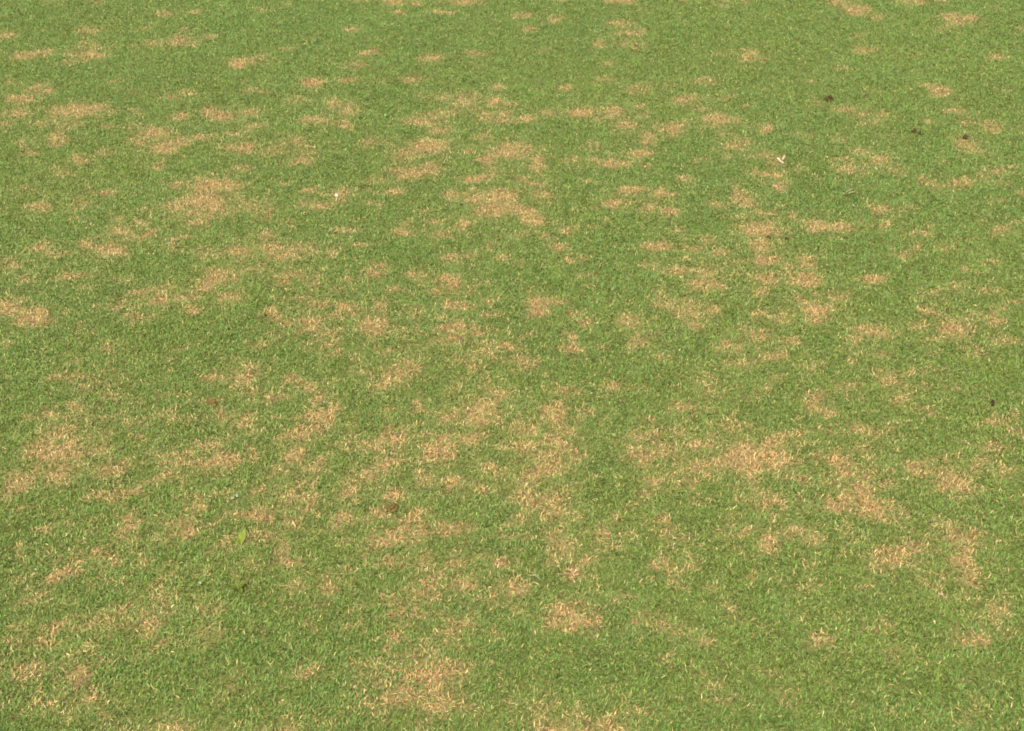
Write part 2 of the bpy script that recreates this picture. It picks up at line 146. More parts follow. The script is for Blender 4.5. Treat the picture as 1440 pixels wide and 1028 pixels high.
GX0, GX1, GY0, GY1, GS = -3.9, 3.9, 0.62, 6.6, 0.008
gx = np.arange(GX0, GX1, GS); gy = np.arange(GY0, GY1, GS)
GXX, GYY = np.meshgrid(gx, gy, indexing='ij')
wx = GXX + (N[2](GXX, GYY, 0.050, 3) - 0.5) * 0.046 + (N[2](GXX, GYY, 0.018, 1) - .5) * 0.020
wy = GYY + (N[3](GXX, GYY, 0.050, 3) - 0.5) * 0.054 + (N[3](GXX, GYY, 0.018, 1) - .5) * 0.022
PU, PV = pixel_of(wx, wy)
DEAD = np.zeros_like(GXX)
for (cx, cy, rx, ry, s) in patches:
    x, y = ground_at(cx, cy)
    m = px_size(cy)
    hx = rx * m * 2.0 + 0.10
    ya = float(ground_at(cx, cy + ry * 1.6)[1]) - 0.12; yb = float(ground_at(cx, max(cy - ry * 1.6, -200))[1]) + 0.12
    i0 = max(0, int((x - hx - GX0) / GS)); i1 = min(len(gx), int((x + hx - GX0) / GS) + 1)
    j0 = max(0, int((ya - GY0) / GS)); j1 = min(len(gy), int((yb - GY0) / GS) + 1)
    if i1 <= i0 or j1 <= j0: continue
    r = np.hypot((PU[i0:i1, j0:j1] - cx) / (rx * 1.06), (PV[i0:i1, j0:j1] - cy) / (ry * 1.06))
    val = s * np.clip(1.50 - r, 0, 1)
    sub = DEAD[i0:i1, j0:j1]
    DEAD[i0:i1, j0:j1] = np.maximum(sub, val) + 0.12 * np.minimum(sub, val)

def blur(a, k):
    for ax in (0, 1):
        c = np.cumsum(np.insert(np.pad(a, [(k, k) if i == ax else (0, 0) for i in (0, 1)], mode='edge'), 0, 0, axis=ax), axis=ax)
        n = a.shape[ax]
        a = (np.take(c, np.arange(n) + 2 * k, axis=ax) - np.take(c, np.arange(n), axis=ax)) / (2 * k)
    return a
THIN = blur(blur(DEAD, 9), 9)
DEAD = DEAD * .93 + .22 * THIN      # thin, yellowing turf around and between the patches

def dead_field(x, y, table=None):
    fx = (np.asarray(x) - GX0) / GS; fy = (np.asarray(y) - GY0) / GS
    inside = (fx > 0) & (fx < len(gx) - 1) & (fy > 0) & (fy < len(gy) - 1)
    i = np.clip(fx.astype(int), 0, len(gx) - 1); j = np.clip(fy.astype(int), 0, len(gy) - 1)
    far = sm(.52, .70, N[4](x, y, 0.16, 3)) * 0.75
    return np.where(inside, (DEAD if table is None else table)[i, j], far)

# ------------------------------------------------------------------ materials
def new_mat(name):
    m = bpy.data.materials.new(name); m.use_nodes = True
    nt = m.node_tree; nt.nodes.clear()
    return m, nt, nt.nodes.new('ShaderNodeOutputMaterial')

def blade_material(name, instancer=False, transl=0.30):
    m, nt, out = new_mat(name)
    L = nt.links.new
    at = nt.nodes.new('ShaderNodeAttribute'); at.attribute_name = 'blade_colour'
    col = at.outputs['Color']
    if instancer:
        a2 = nt.nodes.new('ShaderNodeAttribute'); a2.attribute_type = 'INSTANCER'; a2.attribute_name = 'tuft_colour'
        mx = nt.nodes.new('ShaderNodeMix'); mx.data_type = 'RGBA'; mx.blend_type = 'MULTIPLY'; mx.inputs['Factor'].default_value = 1.0
        L(at.outputs['Color'], mx.inputs[6]); L(a2.outputs['Color'], mx.inputs[7]); col = mx.outputs[2]
    # fine mottling along the blades
    tc = nt.nodes.new('ShaderNodeNewGeometry'); nz = nt.nodes.new('ShaderNodeTexNoise')
    nz.inputs['Scale'].default_value = 420; nz.inputs['Detail'].default_value = 1
    L(tc.outputs['Position'], nz.inputs['Vector'])
    mr = nt.nodes.new('ShaderNodeMapRange'); mr.inputs[1].default_value = .3; mr.inputs[2].default_value = .7
    mr.inputs[3].default_value = .82; mr.inputs[4].default_value = 1.16
    L(nz.outputs['Fac'], mr.inputs[0])
    vm = nt.nodes.new('ShaderNodeVectorMath'); vm.operation = 'SCALE'
    L(col, vm.inputs[0]); L(mr.outputs[0], vm.inputs['Scale'])
    b = nt.nodes.new('ShaderNodeBsdfPrincipled'); b.inputs['Roughness'].default_value = 0.62
    b.inputs['Specular IOR Level'].default_value = 0.28
    L(vm.outputs[0], b.inputs['Base Color'])
    tr = nt.nodes.new('ShaderNodeBsdfTranslucent'); L(vm.outputs[0], tr.inputs['Color'])
    ms = nt.nodes.new('ShaderNodeMixShader'); ms.inputs[0].default_value = transl
    L(b.outputs[0], ms.inputs[1]); L(tr.outputs[0], ms.inputs[2]); L(ms.outputs[0], out.inputs['Surface'])
    return m

M_LIVE = blade_material('live_grass_blades')
M_DEAD = blade_material('dead_grass_blades', transl=0.22)
M_TUFT = blade_material('distant_grass_blades', instancer=True)

def ground_material():
    m, nt, out = new_mat('soil_and_thatch'); L = nt.links.new
    geo = nt.nodes.new('ShaderNodeNewGeometry')
    at = nt.nodes.new('ShaderNodeAttribute'); at.attribute_name = 'dieback'
    def noise(scale, detail):
        n = nt.nodes.new('ShaderNodeTexNoise'); n.inputs['Scale'].default_value = scale; n.inputs['Detail'].default_value = detail
        L(geo.outputs['Position'], n.inputs['Vector']); return n
    def ramp(src, stops):
        r = nt.nodes.new('ShaderNodeValToRGB'); e = r.color_ramp.elements
        while len(e) < len(stops): e.new(0.5)
        for el, (p, c) in zip(e, stops): el.position = p; el.color = (*c, 1)
        L(src, r.inputs[0]); return r.outputs[0]
    n1 = noise(160, 4); n2 = noise(7, 5)
    live = ramp(n1.outputs['Fac'], [(.3, (.048, .060, .013)), (.7, (.100, .108, .027))])
    dead = ramp(n1.outputs['Fac'], [(.3, (.100, .063, .026)), (.7, (.225, .150, .064))])
    mx = nt.nodes.new('ShaderNodeMix'); mx.data_type = 'RGBA'
    L(at.outputs['Fac'], mx.inputs['Factor']); L(live, mx.inputs[6]); L(dead, mx.inputs[7])
    # beyond the modelled blades the sheet itself reads as turf
    farc = ramp(n2.outputs['Fac'], [(.40, (.085, .118, .030)), (.56, (.105, .125, .036)), (.68, (.185, .150, .060))])
    ln = nt.nodes.new('ShaderNodeVectorMath'); ln.operation = 'LENGTH'; L(geo.outputs['Position'], ln.inputs[0])
    mr = nt.nodes.new('ShaderNodeMapRange'); mr.inputs[1].default_value = 8.5; mr.inputs[2].default_value = 10.5
    L(ln.outputs['Value'], mr.inputs[0])
    m2 = nt.nodes.new('ShaderNodeMix'); m2.data_type = 'RGBA'
    L(mr.outputs[0], m2.inputs['Factor']); L(mx.outputs[2], m2.inputs[6]); L(farc, m2.inputs[7])
    b = nt.nodes.new('ShaderNodeBsdfPrincipled'); b.inputs['Roughness'].default_value = 0.95
    b.inputs['Specular IOR Level'].default_value = 0.1
    L(m2.outputs[2], b.inputs['Base Color'])
    bp = nt.nodes.new('ShaderNodeBump'); bp.inputs['Strength'].default_value = 0.6; bp.inputs['Distance'].default_value = 0.004
    L(n1.outputs['Fac'], bp.inputs['Height']); L(bp.outputs[0], b.inputs['Normal'])
    L(b.outputs[0], out.inputs['Surface'])
    return m

def simple_material(name, stops, scale=120, rough=.8, spec=.2, transl=0.0, bump=0.0, detail=4):
    m, nt, out = new_mat(name); L = nt.links.new
    tc = nt.nodes.new('ShaderNodeTexCoord')
    n = nt.nodes.new('ShaderNodeTexNoise'); n.inputs['Scale'].default_value = scale; n.inputs['Detail'].default_value = detail
    L(tc.outputs['Object'], n.inputs['Vector'])
    r = nt.nodes.new('ShaderNodeValToRGB'); e = r.color_ramp.elements
    while len(e) < len(stops): e.new(.5)
    for el, (p, c) in zip(e, stops): el.position = p; el.color = (*c, 1)
    L(n.outputs['Fac'], r.inputs[0])
    b = nt.nodes.new('ShaderNodeBsdfPrincipled'); b.inputs['Roughness'].default_value = rough
    b.inputs['Specular IOR Level'].default_value = spec
    L(r.outputs[0], b.inputs['Base Color'])
    if bump:
        bp = nt.nodes.new('ShaderNodeBump'); bp.inputs['Strength'].default_value = bump; bp.inputs['Distance'].default_value = .002
        L(n.outputs['Fac'], bp.inputs['Height']); L(bp.outputs[0], b.inputs['Normal'])
    sh = b.outputs[0]
    if transl:
        tr = nt.nodes.new('ShaderNodeBsdfTranslucent'); L(r.outputs[0], tr.inputs['Color'])
        ms = nt.nodes.new('ShaderNodeMixShader'); ms.inputs[0].default_value = transl
        L(sh, ms.inputs[1]); L(tr.outputs[0], ms.inputs[2]); sh = ms.outputs[0]
    L(sh, out.inputs['Surface'])
    return m

# ------------------------------------------------------------------ ground sheet
def build_ground():
    def axis(a, b, step, far):
        core = list(np.arange(a, b + 1e-6, step))
        lo = []; hi = []; s = step; x = a
        while x > -far:
            s *= 1.5; x -= s; lo.append(x)
        s = step; x = b
        while x < far:
            s *= 1.5; x += s; hi.append(x)
        return np.array(lo[::-1] + core + hi)
    xs = axis(-3.8, 3.8, 0.035, 900); ys = axis(0.6, 6.6, 0.035, 900)
    X, Y = np.meshgrid(xs, ys, indexing='ij')
    Z = lawn_z(X, Y)
    nx, ny = X.shape
    idx = np.arange(nx * ny).reshape(nx, ny)
    q = np.stack([idx[:-1, :-1], idx[1:, :-1], idx[1:, 1:], idx[:-1, 1:]], -1).reshape(-1, 4)
    me = bpy.data.meshes.new('ground')
    me.vertices.add(nx * ny); me.vertices.foreach_set('co', np.stack([X, Y, Z], -1).astype(np.float32).ravel())
    me.loops.add(q.size); me.loops.foreach_set('vertex_index', q.astype(np.int32).ravel())
    me.polygons.add(len(q)); me.polygons.foreach_set('loop_start', np.arange(0, q.size, 4, dtype=np.int32))
    me.update(calc_edges=True)
    a = me.attributes.new('dieback', 'FLOAT', 'POINT')
    a.data.foreach_set('value', np.clip(dead_field(X, Y) * 1.2, 0, 1).astype(np.float32).ravel())
    me.materials.append(ground_material())
    o = bpy.data.objects.new('ground', me); COL.objects.link(o)
    tag(o, kind='structure', label='uneven brown soil and thatch under the mown turf')
    return o
build_ground()

# ------------------------------------------------------------------ colours of blades
def lerp(a, b, t): return a + (b - a) * t[:, None]
def C(*v): return np.array(v, float)

def live_colours(x, y, r):
    """blade colour of living turf: hue drifts in clumps and from blade to blade"""
    n = len(x)
    big = N[5](x, y, 0.9, 2); clump = N[6](x, y, 0.045, 2); mid = N[7](x, y, 0.20, 2)
    yel = np.clip(.40 + (big - .5) * .5 + (clump - .5) * .45 + (mid - .5) * .35 + (r.random(n) - .5) * .5, 0, 1)
    c = lerp(C(.073, .141, .022)[None], C(.115, .156, .021)[None], yel)
    teal = sm(.55, .9, N[8](x, y, 0.05, 2)) * .25
    c = lerp(c, C(.088, .140, .038)[None], teal)
    c = c * np.exp((r.random(n) - .5) * .54 + (N[2](x, y, .7, 2) - .5) * .14)[:, None]
    dull = r.random(n) < .06
    c[dull] = C(.058, .072, .013) * np.exp((r.random(dull.sum()) - .5) * .4)[:, None]
    pale = r.random(n) < .05
    c[pale] = C(.185, .220, .055) * np.exp((r.random(pale.sum()) - .5) * .4)[:, None]
    return c

def dead_colours(x, y, r):
    n = len(x)
    hue = np.clip(.5 + (N[9](x, y, 0.035, 2) - .5) * 1.0 + (N[3](x, y, 0.22, 2) - .5) * 1.3 + (r.random(n) - .5) * .8, 0, 1)
    c = lerp(C(.325, .184, .070)[None], C(.298, .214, .070)[None], hue)
    c = lerp(c, C(.235, .205, .062)[None], .75 * sm(.55, .25, dead_field(x, y)))     # thin patches are yellowing rather than dead
    c = c * np.exp((r.random(n) - .5) * .66)[:, None]
    br = r.random(n) < .09
    c[br] = C(.36, .285, .115) * np.exp((r.random(br.sum()) - .5) * .35)[:, None]
    dk = r.random(n) < .13
    c[dk] = C(.12, .070, .028) * np.exp((r.random(dk.sum()) - .5) * .5)[:, None]
    return c

def blade_mesh(name, x, y, z, az, t1, t2, L, w, col, tipcol, mat, lift):
    n = len(x)
    d = np.stack([np.cos(az), np.sin(az), np.zeros(n)], 1)
    p = np.stack([-np.sin(az), np.cos(az), lift], 1)
    p /= np.linalg.norm(p, axis=1)[:, None]
    root = np.stack([x, y, z - .002], 1)
    mid = root + d * (L * .52 * np.sin(t1))[:, None]; mid[:, 2] += L * .52 * np.cos(t1)
    tip = mid + d * (L * .48 * np.sin(t2))[:, None]; tip[:, 2] += L * .48 * np.cos(t2)
    tip[:, 2] = np.maximum(tip[:, 2], z + .0025)
    hw = (w * .5)[:, None]
    V = np.stack([root, mid - p * hw, tip, mid + p * hw], 1).astype(np.float32)
    Lp = ((np.arange(n, dtype=np.int32) * 4)[:, None] + np.array([[0, 1, 3, 1, 2, 3]], np.int32)).ravel()
    me = bpy.data.meshes.new(name)
    me.vertices.add(n * 4); me.vertices.foreach_set('co', V.ravel())
    me.loops.add(n * 6); me.loops.foreach_set('vertex_index', Lp)
    me.polygons.add(n * 2); me.polygons.foreach_set('loop_start', np.arange(n * 2, dtype=np.int32) * 3)
    me.update(calc_edges=True)
    cc = np.ones((n, 4, 4), np.float32); cc[..., :3] = np.stack([col * .92, col, tipcol, col], 1)
    a = me.attributes.new('blade_colour', 'FLOAT_COLOR', 'POINT'); a.data.foreach_set('color', cc.ravel())
    me.materials.append(mat)
    o = bpy.data.objects.new(name, me); COL.objects.link(o)
    return o

# small things lying in the grass: (pixel x, pixel y, clear radius in metres)
CLEAR = [(1166, 140, .020), (1286, 184, .013), (1293, 187, .010), (1357, 193, .014), (1081, 335, .012), (1107, 337, .012),
         (1397, 568, .012), (332, 821, .007), (552, 714, .018), (300, 570, .016), (1097, 227, .016), (1103, 222, .010),
         (473, 277, .014), (342, 768, .010), (338, 832, .009), (374, 449, .006)]
clear_pts = [(*map(float, ground_at(a, b)), r) for a, b, r in CLEAR]

def scatter():
    r = rng
    # density falls with distance, blades there cover less than a pixel
    n0 = 5200000
    x = r.uniform(-3.5, 3.5, n0); y = r.uniform(0.80, 6.25, n0)
    half = (W / 2 / FPX) * (y * CP + CAM_H * SP) + .22
    area = 7.0 * 5.45
    dist = np.sqrt(x * x + y * y + CAM_H ** 2)
    dens = np.interp(dist, [1.8, 2.6, 4.0, 6.0, 7.0], [100000, 90000, 62000, 42000, 36000])
    clump = N[10](x, y, 0.028, 2)
    keep = (np.abs(x) < half) & (r.random(n0) < dens / (n0 / area) * (0.93 + 0.14 * sm(.3, .65, clump)))
    for cx, cy, cr in clear_pts:
        keep &= (x - cx) ** 2 + (y - cy) ** 2 > cr * cr
    return x[keep], y[keep], dist[keep]

X, Y, DIST = scatter()
nB = len(X)
D = dead_field(X + rng.normal(0, .004, nB), Y + rng.normal(0, .004, nB))
# the dead areas break up into ragged, linked flecks with green left between them
m_ = .22 + .78 * sm(.03, .30, D)
brk = .58 + .72 * sm(.30, .62, N[11](X, Y, .024, 2))
TH = dead_field(X, Y, THIN)
flecks = sm(.56, .74, N[5](X, Y, .020, 2)) * (.26 + .66 * sm(.03, .32, TH))      # small straw flecks between the patches
Q = np.maximum(D * brk * 1.10, flecks) + (N[1](X, Y, .0125, 2) - .5) * 1.05 * m_
P = (.045 + .77 * sm(.05, .72, Q)) * np.interp(DIST, [2.2, 5.0], [1.0, .92])
is_dead = rng.random(nB) < P
wide = np.interp(DIST, [2, 4, 6.5], [1.0, 1.12, 1.45])
Z = lawn_z(X, Y)

def live_set(m):
    x, y, z = X[m], Y[m], Z[m]; n = len(x); r = rng
    az = r.uniform(0, 2 * math.pi, n)
    az = np.where(r.random(n) < .25, N[4](x, y, .05, 1) * 4 * math.pi + r.normal(0, .5, n), az)
    t1 = np.abs(r.normal(.45, .30, n)); t2 = np.clip(t1 + np.abs(r.normal(.45, .35, n)), 0, 1.75)
    hgt = .9 + .22 * N[10](x, y, 0.05, 2) - .15 * np.clip(D[m], 0, 1)
    L = r.uniform(.0068, .0150, n) * hgt
    w = r.uniform(.0020, .0032, n) * wide[m]
    col = live_colours(x, y, r)
    # blades fade to yellow towards the dead patches
    f = np.clip(D[m] * .45 + sm(.04, .40, dead_field(x, y, THIN)) * .60 + (r.random(n) < .08) * .35, 0, .85) * r.random(n)
    col = lerp(col, C(.215, .192, .058)[None], f)
    tip = np.where((r.random(n) < .12)[:, None], C(.24, .19, .085), col * 1.12)
    return blade_mesh('lawn_grass', x, y, z, az, t1, t2, L, w, col, tip, M_LIVE, r.normal(0, .45, n))

def dead_set(m):
    x, y, z = X[m], Y[m], Z[m]; n = len(x); r = rng
    az = r.uniform(0, 2 * math.pi, n)
    t1 = np.clip(np.abs(r.normal(.95, .38, n)), 0, 1.5); t2 = np.clip(t1 + r.normal(.30, .45, n), .1, 1.85)
    L = r.uniform(.0075, .0175, n); w = r.uniform(.0016, .0029, n) * wide[m]
    col = dead_colours(x, y, r)
    return blade_mesh('dead_grass', x, y, z, az, t1, t2, L, w, col, col * 1.08, M_DEAD, r.normal(0, .6, n))

tag(live_set(~is_dead), 'short mown green grass covering the whole lawn', 'grass', kind='stuff')
tag(dead_set(is_dead), 'tan dead grass in scattered brown patches across the green lawn', 'dead grass', kind='stuff')
print('BLADES', sum(len(o.data.polygons) for o in COL.objects if o.type == 'MESH'), nB, int(is_dead.sum()))

# ------------------------------------------------------------------ the lawn outside the frame: instanced tufts
def outer_lawn():
    r = np.random.default_rng(5)
    nb = 16
    th = r.uniform(0, 6.283, nb); rad = np.sqrt(r.random(nb)) * .022
    proto = blade_mesh('tuft_source', np.cos(th) * rad, np.sin(th) * rad, np.zeros(nb), r.uniform(0, 6.283, nb), np.abs(r.normal(.5, .3, nb)),
                       r.uniform(.6, 1.5, nb), r.uniform(.015, .03, nb), r.uniform(.003, .0045, nb),
                       np.exp(r.uniform(-.25, .25, nb))[:, None] * np.ones(3), np.ones((nb, 3)), M_TUFT, r.normal(0, .4, nb))
    me = proto.data; bpy.data.objects.remove(proto)
    n0 = 150000
    x = r.uniform(-6.5, 6.5, n0); y = r.uniform(-1.2, 9.5, n0)
    half = (W / 2 / FPX) * (y * CP + CAM_H * SP) + .20
    k = ~((np.abs(x) < half) & (y > .82) & (y < 6.23))
    x, y = x[k], y[k]; n = len(x)
    dd = dead_field(x, y); pd = r.random(n) < np.clip(dd * 1.1 + .04, 0, .9)
    col = np.where(pd[:, None], dead_colours(x, y, r), live_colours(x, y, r)).astype(np.float32)
    pm = bpy.data.meshes.new('outer_grass')
    pm.vertices.add(n); pm.vertices.foreach_set('co', np.stack([x, y, lawn_z(x, y)], 1).astype(np.float32).ravel())
    a = pm.attributes.new('tuft_colour', 'FLOAT_COLOR', 'POINT')
    a.data.foreach_set('color', np.concatenate([col, np.ones((n, 1), np.float32)], 1).ravel())
    a = pm.attributes.new('turn', 'FLOAT_VECTOR', 'POINT')
    rot = np.zeros((n, 3), np.float32); rot[:, 2] = r.uniform(0, 6.283, n); rot[:, :2] = r.normal(0, .15, (n, 2))
    a.data.foreach_set('vector', rot.ravel())
    pm.materials.append(M_TUFT)
    o = bpy.data.objects.new('outer_grass', pm); COL.objects.link(o)
    src = bpy.data.objects.new('grass_tuft', me)      # kept out of the scene, only the node tree refers to it
    ng = bpy.data.node_groups.new('grass_tufts', 'GeometryNodeTree')
    ng.interface.new_socket('Geometry', in_out='INPUT', socket_type='NodeSocketGeometry')
    ng.interface.new_socket('Geometry', in_out='OUTPUT', socket_type='NodeSocketGeometry')
    gi = ng.nodes.new('NodeGroupInput'); go = ng.nodes.new('NodeGroupOutput')
    oi = ng.nodes.new('GeometryNodeObjectInfo'); oi.inputs['Object'].default_value = src
    ip = ng.nodes.new('GeometryNodeInstanceOnPoints')
    na = ng.nodes.new('GeometryNodeInputNamedAttribute'); na.data_type = 'FLOAT_VECTOR'; na.inputs['Name'].default_value = 'turn'
    er = ng.nodes.new('FunctionNodeEulerToRotation')
    ng.links.new(na.outputs['Attribute'], er.inputs[0])
    ng.links.new(gi.outputs[0], ip.inputs['Points']); ng.links.new(oi.outputs['Geometry'], ip.inputs['Instance'])
    ng.links.new(er.outputs[0], ip.inputs['Rotation']); ng.links.new(ip.outputs[0], go.inputs[0])
    md = o.modifiers.new('tufts', 'NODES'); md.node_group = ng
    tag(o, 'mown green grass of the lawn around the patchy area', 'grass', kind='stuff')
outer_lawn()
#THINGS
# ------------------------------------------------------------------ small things lying in the turf
from mathutils import noise as mnoise
M_SOIL_SHADE = simple_material('dark_soil_and_shade', [(.3, (.020, .016, .004)), (.55, (.043, .031, .009)), (.8, (.080, .056, .018))], 90, .95, .1, bump=.8)
M_SOILR = simple_material('reddish_soil', [(.3, (.045, .033, .009)), (.6, (.092, .066, .019)), (.85, (.15, .105, .040))], 90, .95, .1, bump=.8)
M_SOIL_HOLE = simple_material('black_soil_and_hole', [(.3, (.012, .011, .005)), (.7, (.030, .026, .012))], 90, .95, .1, bump=.8)
M_BONE = simple_material('bleached_wood', [(.3, (.26, .22, .11)), (.7, (.40, .35, .21))], 160, .7, .3)
M_CHIP = simple_material('tan_wood', [(.3, (.23, .155, .07)), (.7, (.33, .25, .12))], 160, .8, .2)
M_STONE = simple_material('pale_stone', [(.3, (.30, .22, .14)), (.7, (.42, .34, .23))], 200, .6, .4, bump=.4)
M_WEED = simple_material('weed_leaf', [(.3, (.225, .28, .026)), (.7, (.31, .36, .045))], 60, .45, .4, transl=.35)
M_OLIVE = simple_material('olive_leaf', [(.3, (.120, .150, .016)), (.7, (.165, .190, .026))], 60, .5, .35, transl=.3)
M_PALEBLADE = simple_material('pale_grass_leaf', [(.3, (.20, .25, .10)), (.7, (.27, .31, .15))], 90, .5, .3, transl=.3)
M_STRAW = simple_material('yellow_straw', [(.3, (.30, .25, .085)), (.7, (.42, .36, .15))], 120, .6, .3, transl=.2)
M_TWIG = simple_material('dark_twig', [(.3, (.045, .034, .014)), (.7, (.085, .066, .026))], 150, .85, .2)
M_SPIKE = simple_material('dry_seed_head', [(.3, (.16, .165, .055)), (.7, (.21, .205, .08))], 200, .7, .2, transl=.2)
M_FLECK = simple_material('white_flake', [(.3, (.30, .31, .19)), (.7, (.42, .43, .28))], 150, .6, .3, transl=.25)
M_MINT = simple_material('pale_green_flake', [(.3, (.24, .36, .23)), (.7, (.32, .44, .29))], 150, .6, .3, transl=.25)
M_LIME = simple_material('fresh_green_leaf', [(.3, (.22, .36, .07)), (.7, (.30, .46, .10))], 100, .5, .3, transl=.3)

def at(px, py, z=0.0):
    x, y = ground_at(px, py, z)
    return Vector((float(x), float(y), z))

def link(name, bm, mat, loc=(0, 0, 0), parent=None, smooth=True):
    me = bpy.data.meshes.new(name); bm.to_mesh(me); bm.free()
    me.materials.append(mat)
    if smooth: me.polygons.foreach_set('use_smooth', [True] * len(me.polygons))
    o = bpy.data.objects.new(name, me); COL.objects.link(o); o.location = loc
    if parent: o.parent = parent
    return o

def lump_bm(w, d, h, seed, rough=.55, sub=4):
    """an irregular crumbly lump, flat underneath"""
    bm = bmesh.new(); bmesh.ops.create_icosphere(bm, subdivisions=sub, radius=1)
    off = Vector((seed * 7.1, seed * 3.3, seed * 1.7))
    for v in bm.verts:
        p = v.co.normalized()
        k = 1 + rough * mnoise.noise(p * 1.6 + off) + rough * .7 * mnoise.noise(p * 3.7 + off) + rough * .35 * mnoise.noise(p * 8.5 + off)
        c = p * k
        v.co = Vector((c.x * w / 2, c.y * d / 2, max(c.z, -.25) * h / 1.2))
    return bm

def lump(name, label, cat, px, py, w_px, h, mat, seed, depth=.9, rough=.55, group=None):
    """w_px wide in the frame, h metres high, set into the turf"""
    p = at(px, py, h * .5); w = w_px * px_size(py)
    o = link(name, lump_bm(w, w * depth, h, seed, rough), mat, (p.x, p.y, float(lawn_z(p.x, p.y)) + h * .15))
    return tag(o, label, cat, group)

def tube_bm(pts, radii, seg=7, bm=None):
    bm = bm or bmesh.new(); rings = []
    for i, p in enumerate(pts):
        a = pts[max(i - 1, 0)]; b = pts[min(i + 1, len(pts) - 1)]
        t = (Vector(b) - Vector(a)).normalized()
        u = t.orthogonal().normalized(); v = t.cross(u)
        rings.append([bm.verts.new(Vector(p) + (u * math.cos(2 * math.pi * k / seg) + v * math.sin(2 * math.pi * k / seg)) * radii[i]) for k in range(seg)])
    for A, B in zip(rings, rings[1:]):
        for k in range(seg): bm.faces.new((A[k], A[(k + 1) % seg], B[(k + 1) % seg], B[k]))
    bm.faces.new(rings[0][::-1]); bm.faces.new(rings[-1])
    bmesh.ops.recalc_face_normals(bm, faces=bm.faces)
    return bm

def leaf_bm(path, widths, side, fold=.25, thick=.0004, wave=0.0):
    """a leaf: curved spine, half widths along it, folded at the midrib, with real thickness"""
    bm = bmesh.new(); side = Vector(side).normalized(); rows = []
    for i, (p, w) in enumerate(zip(path, widths)):
        p = Vector(p); a = Vector(path[max(i - 1, 0)]); b = Vector(path[min(i + 1, len(path) - 1)])
        t = (b - a).normalized(); s = (side - t * side.dot(t)).normalized(); nrm = t.cross(s)
        row = []
        for k in (-1, -.5, 0, .5, 1):
            q = p + s * (w * k) + nrm * (abs(k) * w * fold + wave * w * math.sin(i * 1.9 + k * 2))
            row.append(bm.verts.new(q))
        rows.append(row)
    for A, B in zip(rows, rows[1:]):
        for k in range(4): bm.faces.new((A[k], A[k + 1], B[k + 1], B[k]))
    r = bmesh.ops.solidify(bm, geom=bm.faces[:], thickness=thick)
    bmesh.ops.recalc_face_normals(bm, faces=bm.faces)
    return bm

def arc(p0, p1, p2, n=9):
    p0, p1, p2 = map(Vector, (p0, p1, p2))
    return [(1 - t) ** 2 * p0 + 2 * t * (1 - t) * p1 + t * t * p2 for t in [i / (n - 1) for i in range(n)]]

# --- lumps of soil, and dark lumps standing in for shade and a hole
lump('soil_or_shade_lump', 'brown clod of soil standing proud of the green grass, largest on the lawn', 'soil clod', 1166, 138, 12, .022, M_SOIL_SHADE, 1.0, .75)
lump('soil_or_shade_lump', 'small dark soil clod with a second crumb lying beside it', 'soil clod', 1286, 182, 6.5, .015, M_SOIL_SHADE, 2.2, .9)
lump('soil_or_hole_crumb', 'dark soil crumb beside a small dark clod in green grass', 'soil crumb', 1293.5, 185, 4, .010, M_SOIL_SHADE, 3.1, .9)
lump('soil_or_shade_lump', 'small dark brown clod above a thin yellowed patch of turf', 'soil clod', 1357.5, 192, 7, .015, M_SOIL_SHADE, 4.7, .9)
lump('soil_or_shade_lump', 'dark lump standing in for shade under a tuft at the lower edge of a wide tan patch', 'soil clod', 1081, 333, 5.5, .010, M_SOIL_SHADE, 5.4, .8)  # shade under a tuft, put in as a dark lump
lump('soil_or_shade_lump', 'dark lump standing in for a shaded divot in green turf just off the end of a wide tan patch', 'soil clod', 1106, 335, 5.5, .009, M_SOIL_SHADE, 6.3, .7)  # dark of a shaded divot, modelled as a lump
lump('soil_or_hole_crumb', 'small black lump standing in for a dark hole alone in dark green grass', 'soil crumb', 1396.5, 565, 5.2, .013, M_SOIL_HOLE, 7.9, 1.3)  # a hole in the turf, built as a raised black lump
lump('soil_or_hole_crumb', 'small black crumb of soil beside the flat olive-leaved weed', 'soil crumb', 331, 820, 4.2, .008, M_SOIL_HOLE, 8.8, .9)
lump('worm_cast', 'low mound of brown bare soil at the foot of a tan patch', 'worm cast', 552, 714, 18, .015, M_SOILR, 9.2, .85, .6)
lump('worm_cast', 'low reddish brown mound of soil among green and straw-coloured blades', 'worm cast', 299, 569, 17, .011, M_SOILR, 10.6, .8, .6)
lump('soil_or_hole_crumb', 'tiny dark crumb of soil inside a bright tan patch', 'soil crumb', 374, 448, 3.5, .009, M_SOIL_SHADE, 11.3, 1)

# --- pale debris
z = .015
a, b = at(1093.2, 222.5, z + .004), at(1101.5, 229.5, z)
pts = [a.lerp(b, t) + Vector((0, .0012 * math.sin(t * 5), .001 * math.sin(t * 9))) for t in (0, .06, .15, .3, .5, .7, .85, .95, 1)]
o = link('wood_chip', tube_bm([p - a for p in pts], [.0018, .0034, .0036, .0025, .0022, .0023, .0026, .0023, .0014], 8), M_BONE, a)
tag(o, 'bleached white stick-like chip lying slantwise on the grass', 'wood chip')
a, b = at(1103.8, 218.5, z + .002), at(1100.5, 224.5, z)
pts = [a.lerp(b, t) for t in (0, .1, .35, .65, .9, 1)]
o = link('wood_chip', tube_bm([p - a for p in pts], [.0016, .0036, .0040, .0040, .0030, .0014], 7), M_CHIP, a)
tag(o, 'small tan chip of wood touching the bleached white chip', 'wood chip')
p = at(473.2, 274.5, .016)
o = link('pebble', lump_bm(.0125, .0120, .011, 14.2, .22, 3), M_STONE, (p.x, p.y, .013))
tag(o, 'pale cream pebble lying on a pinkish tan patch', 'pebble')
a = at(472.6, 283.5, .010); b = at(473.2, 277.5, .017)
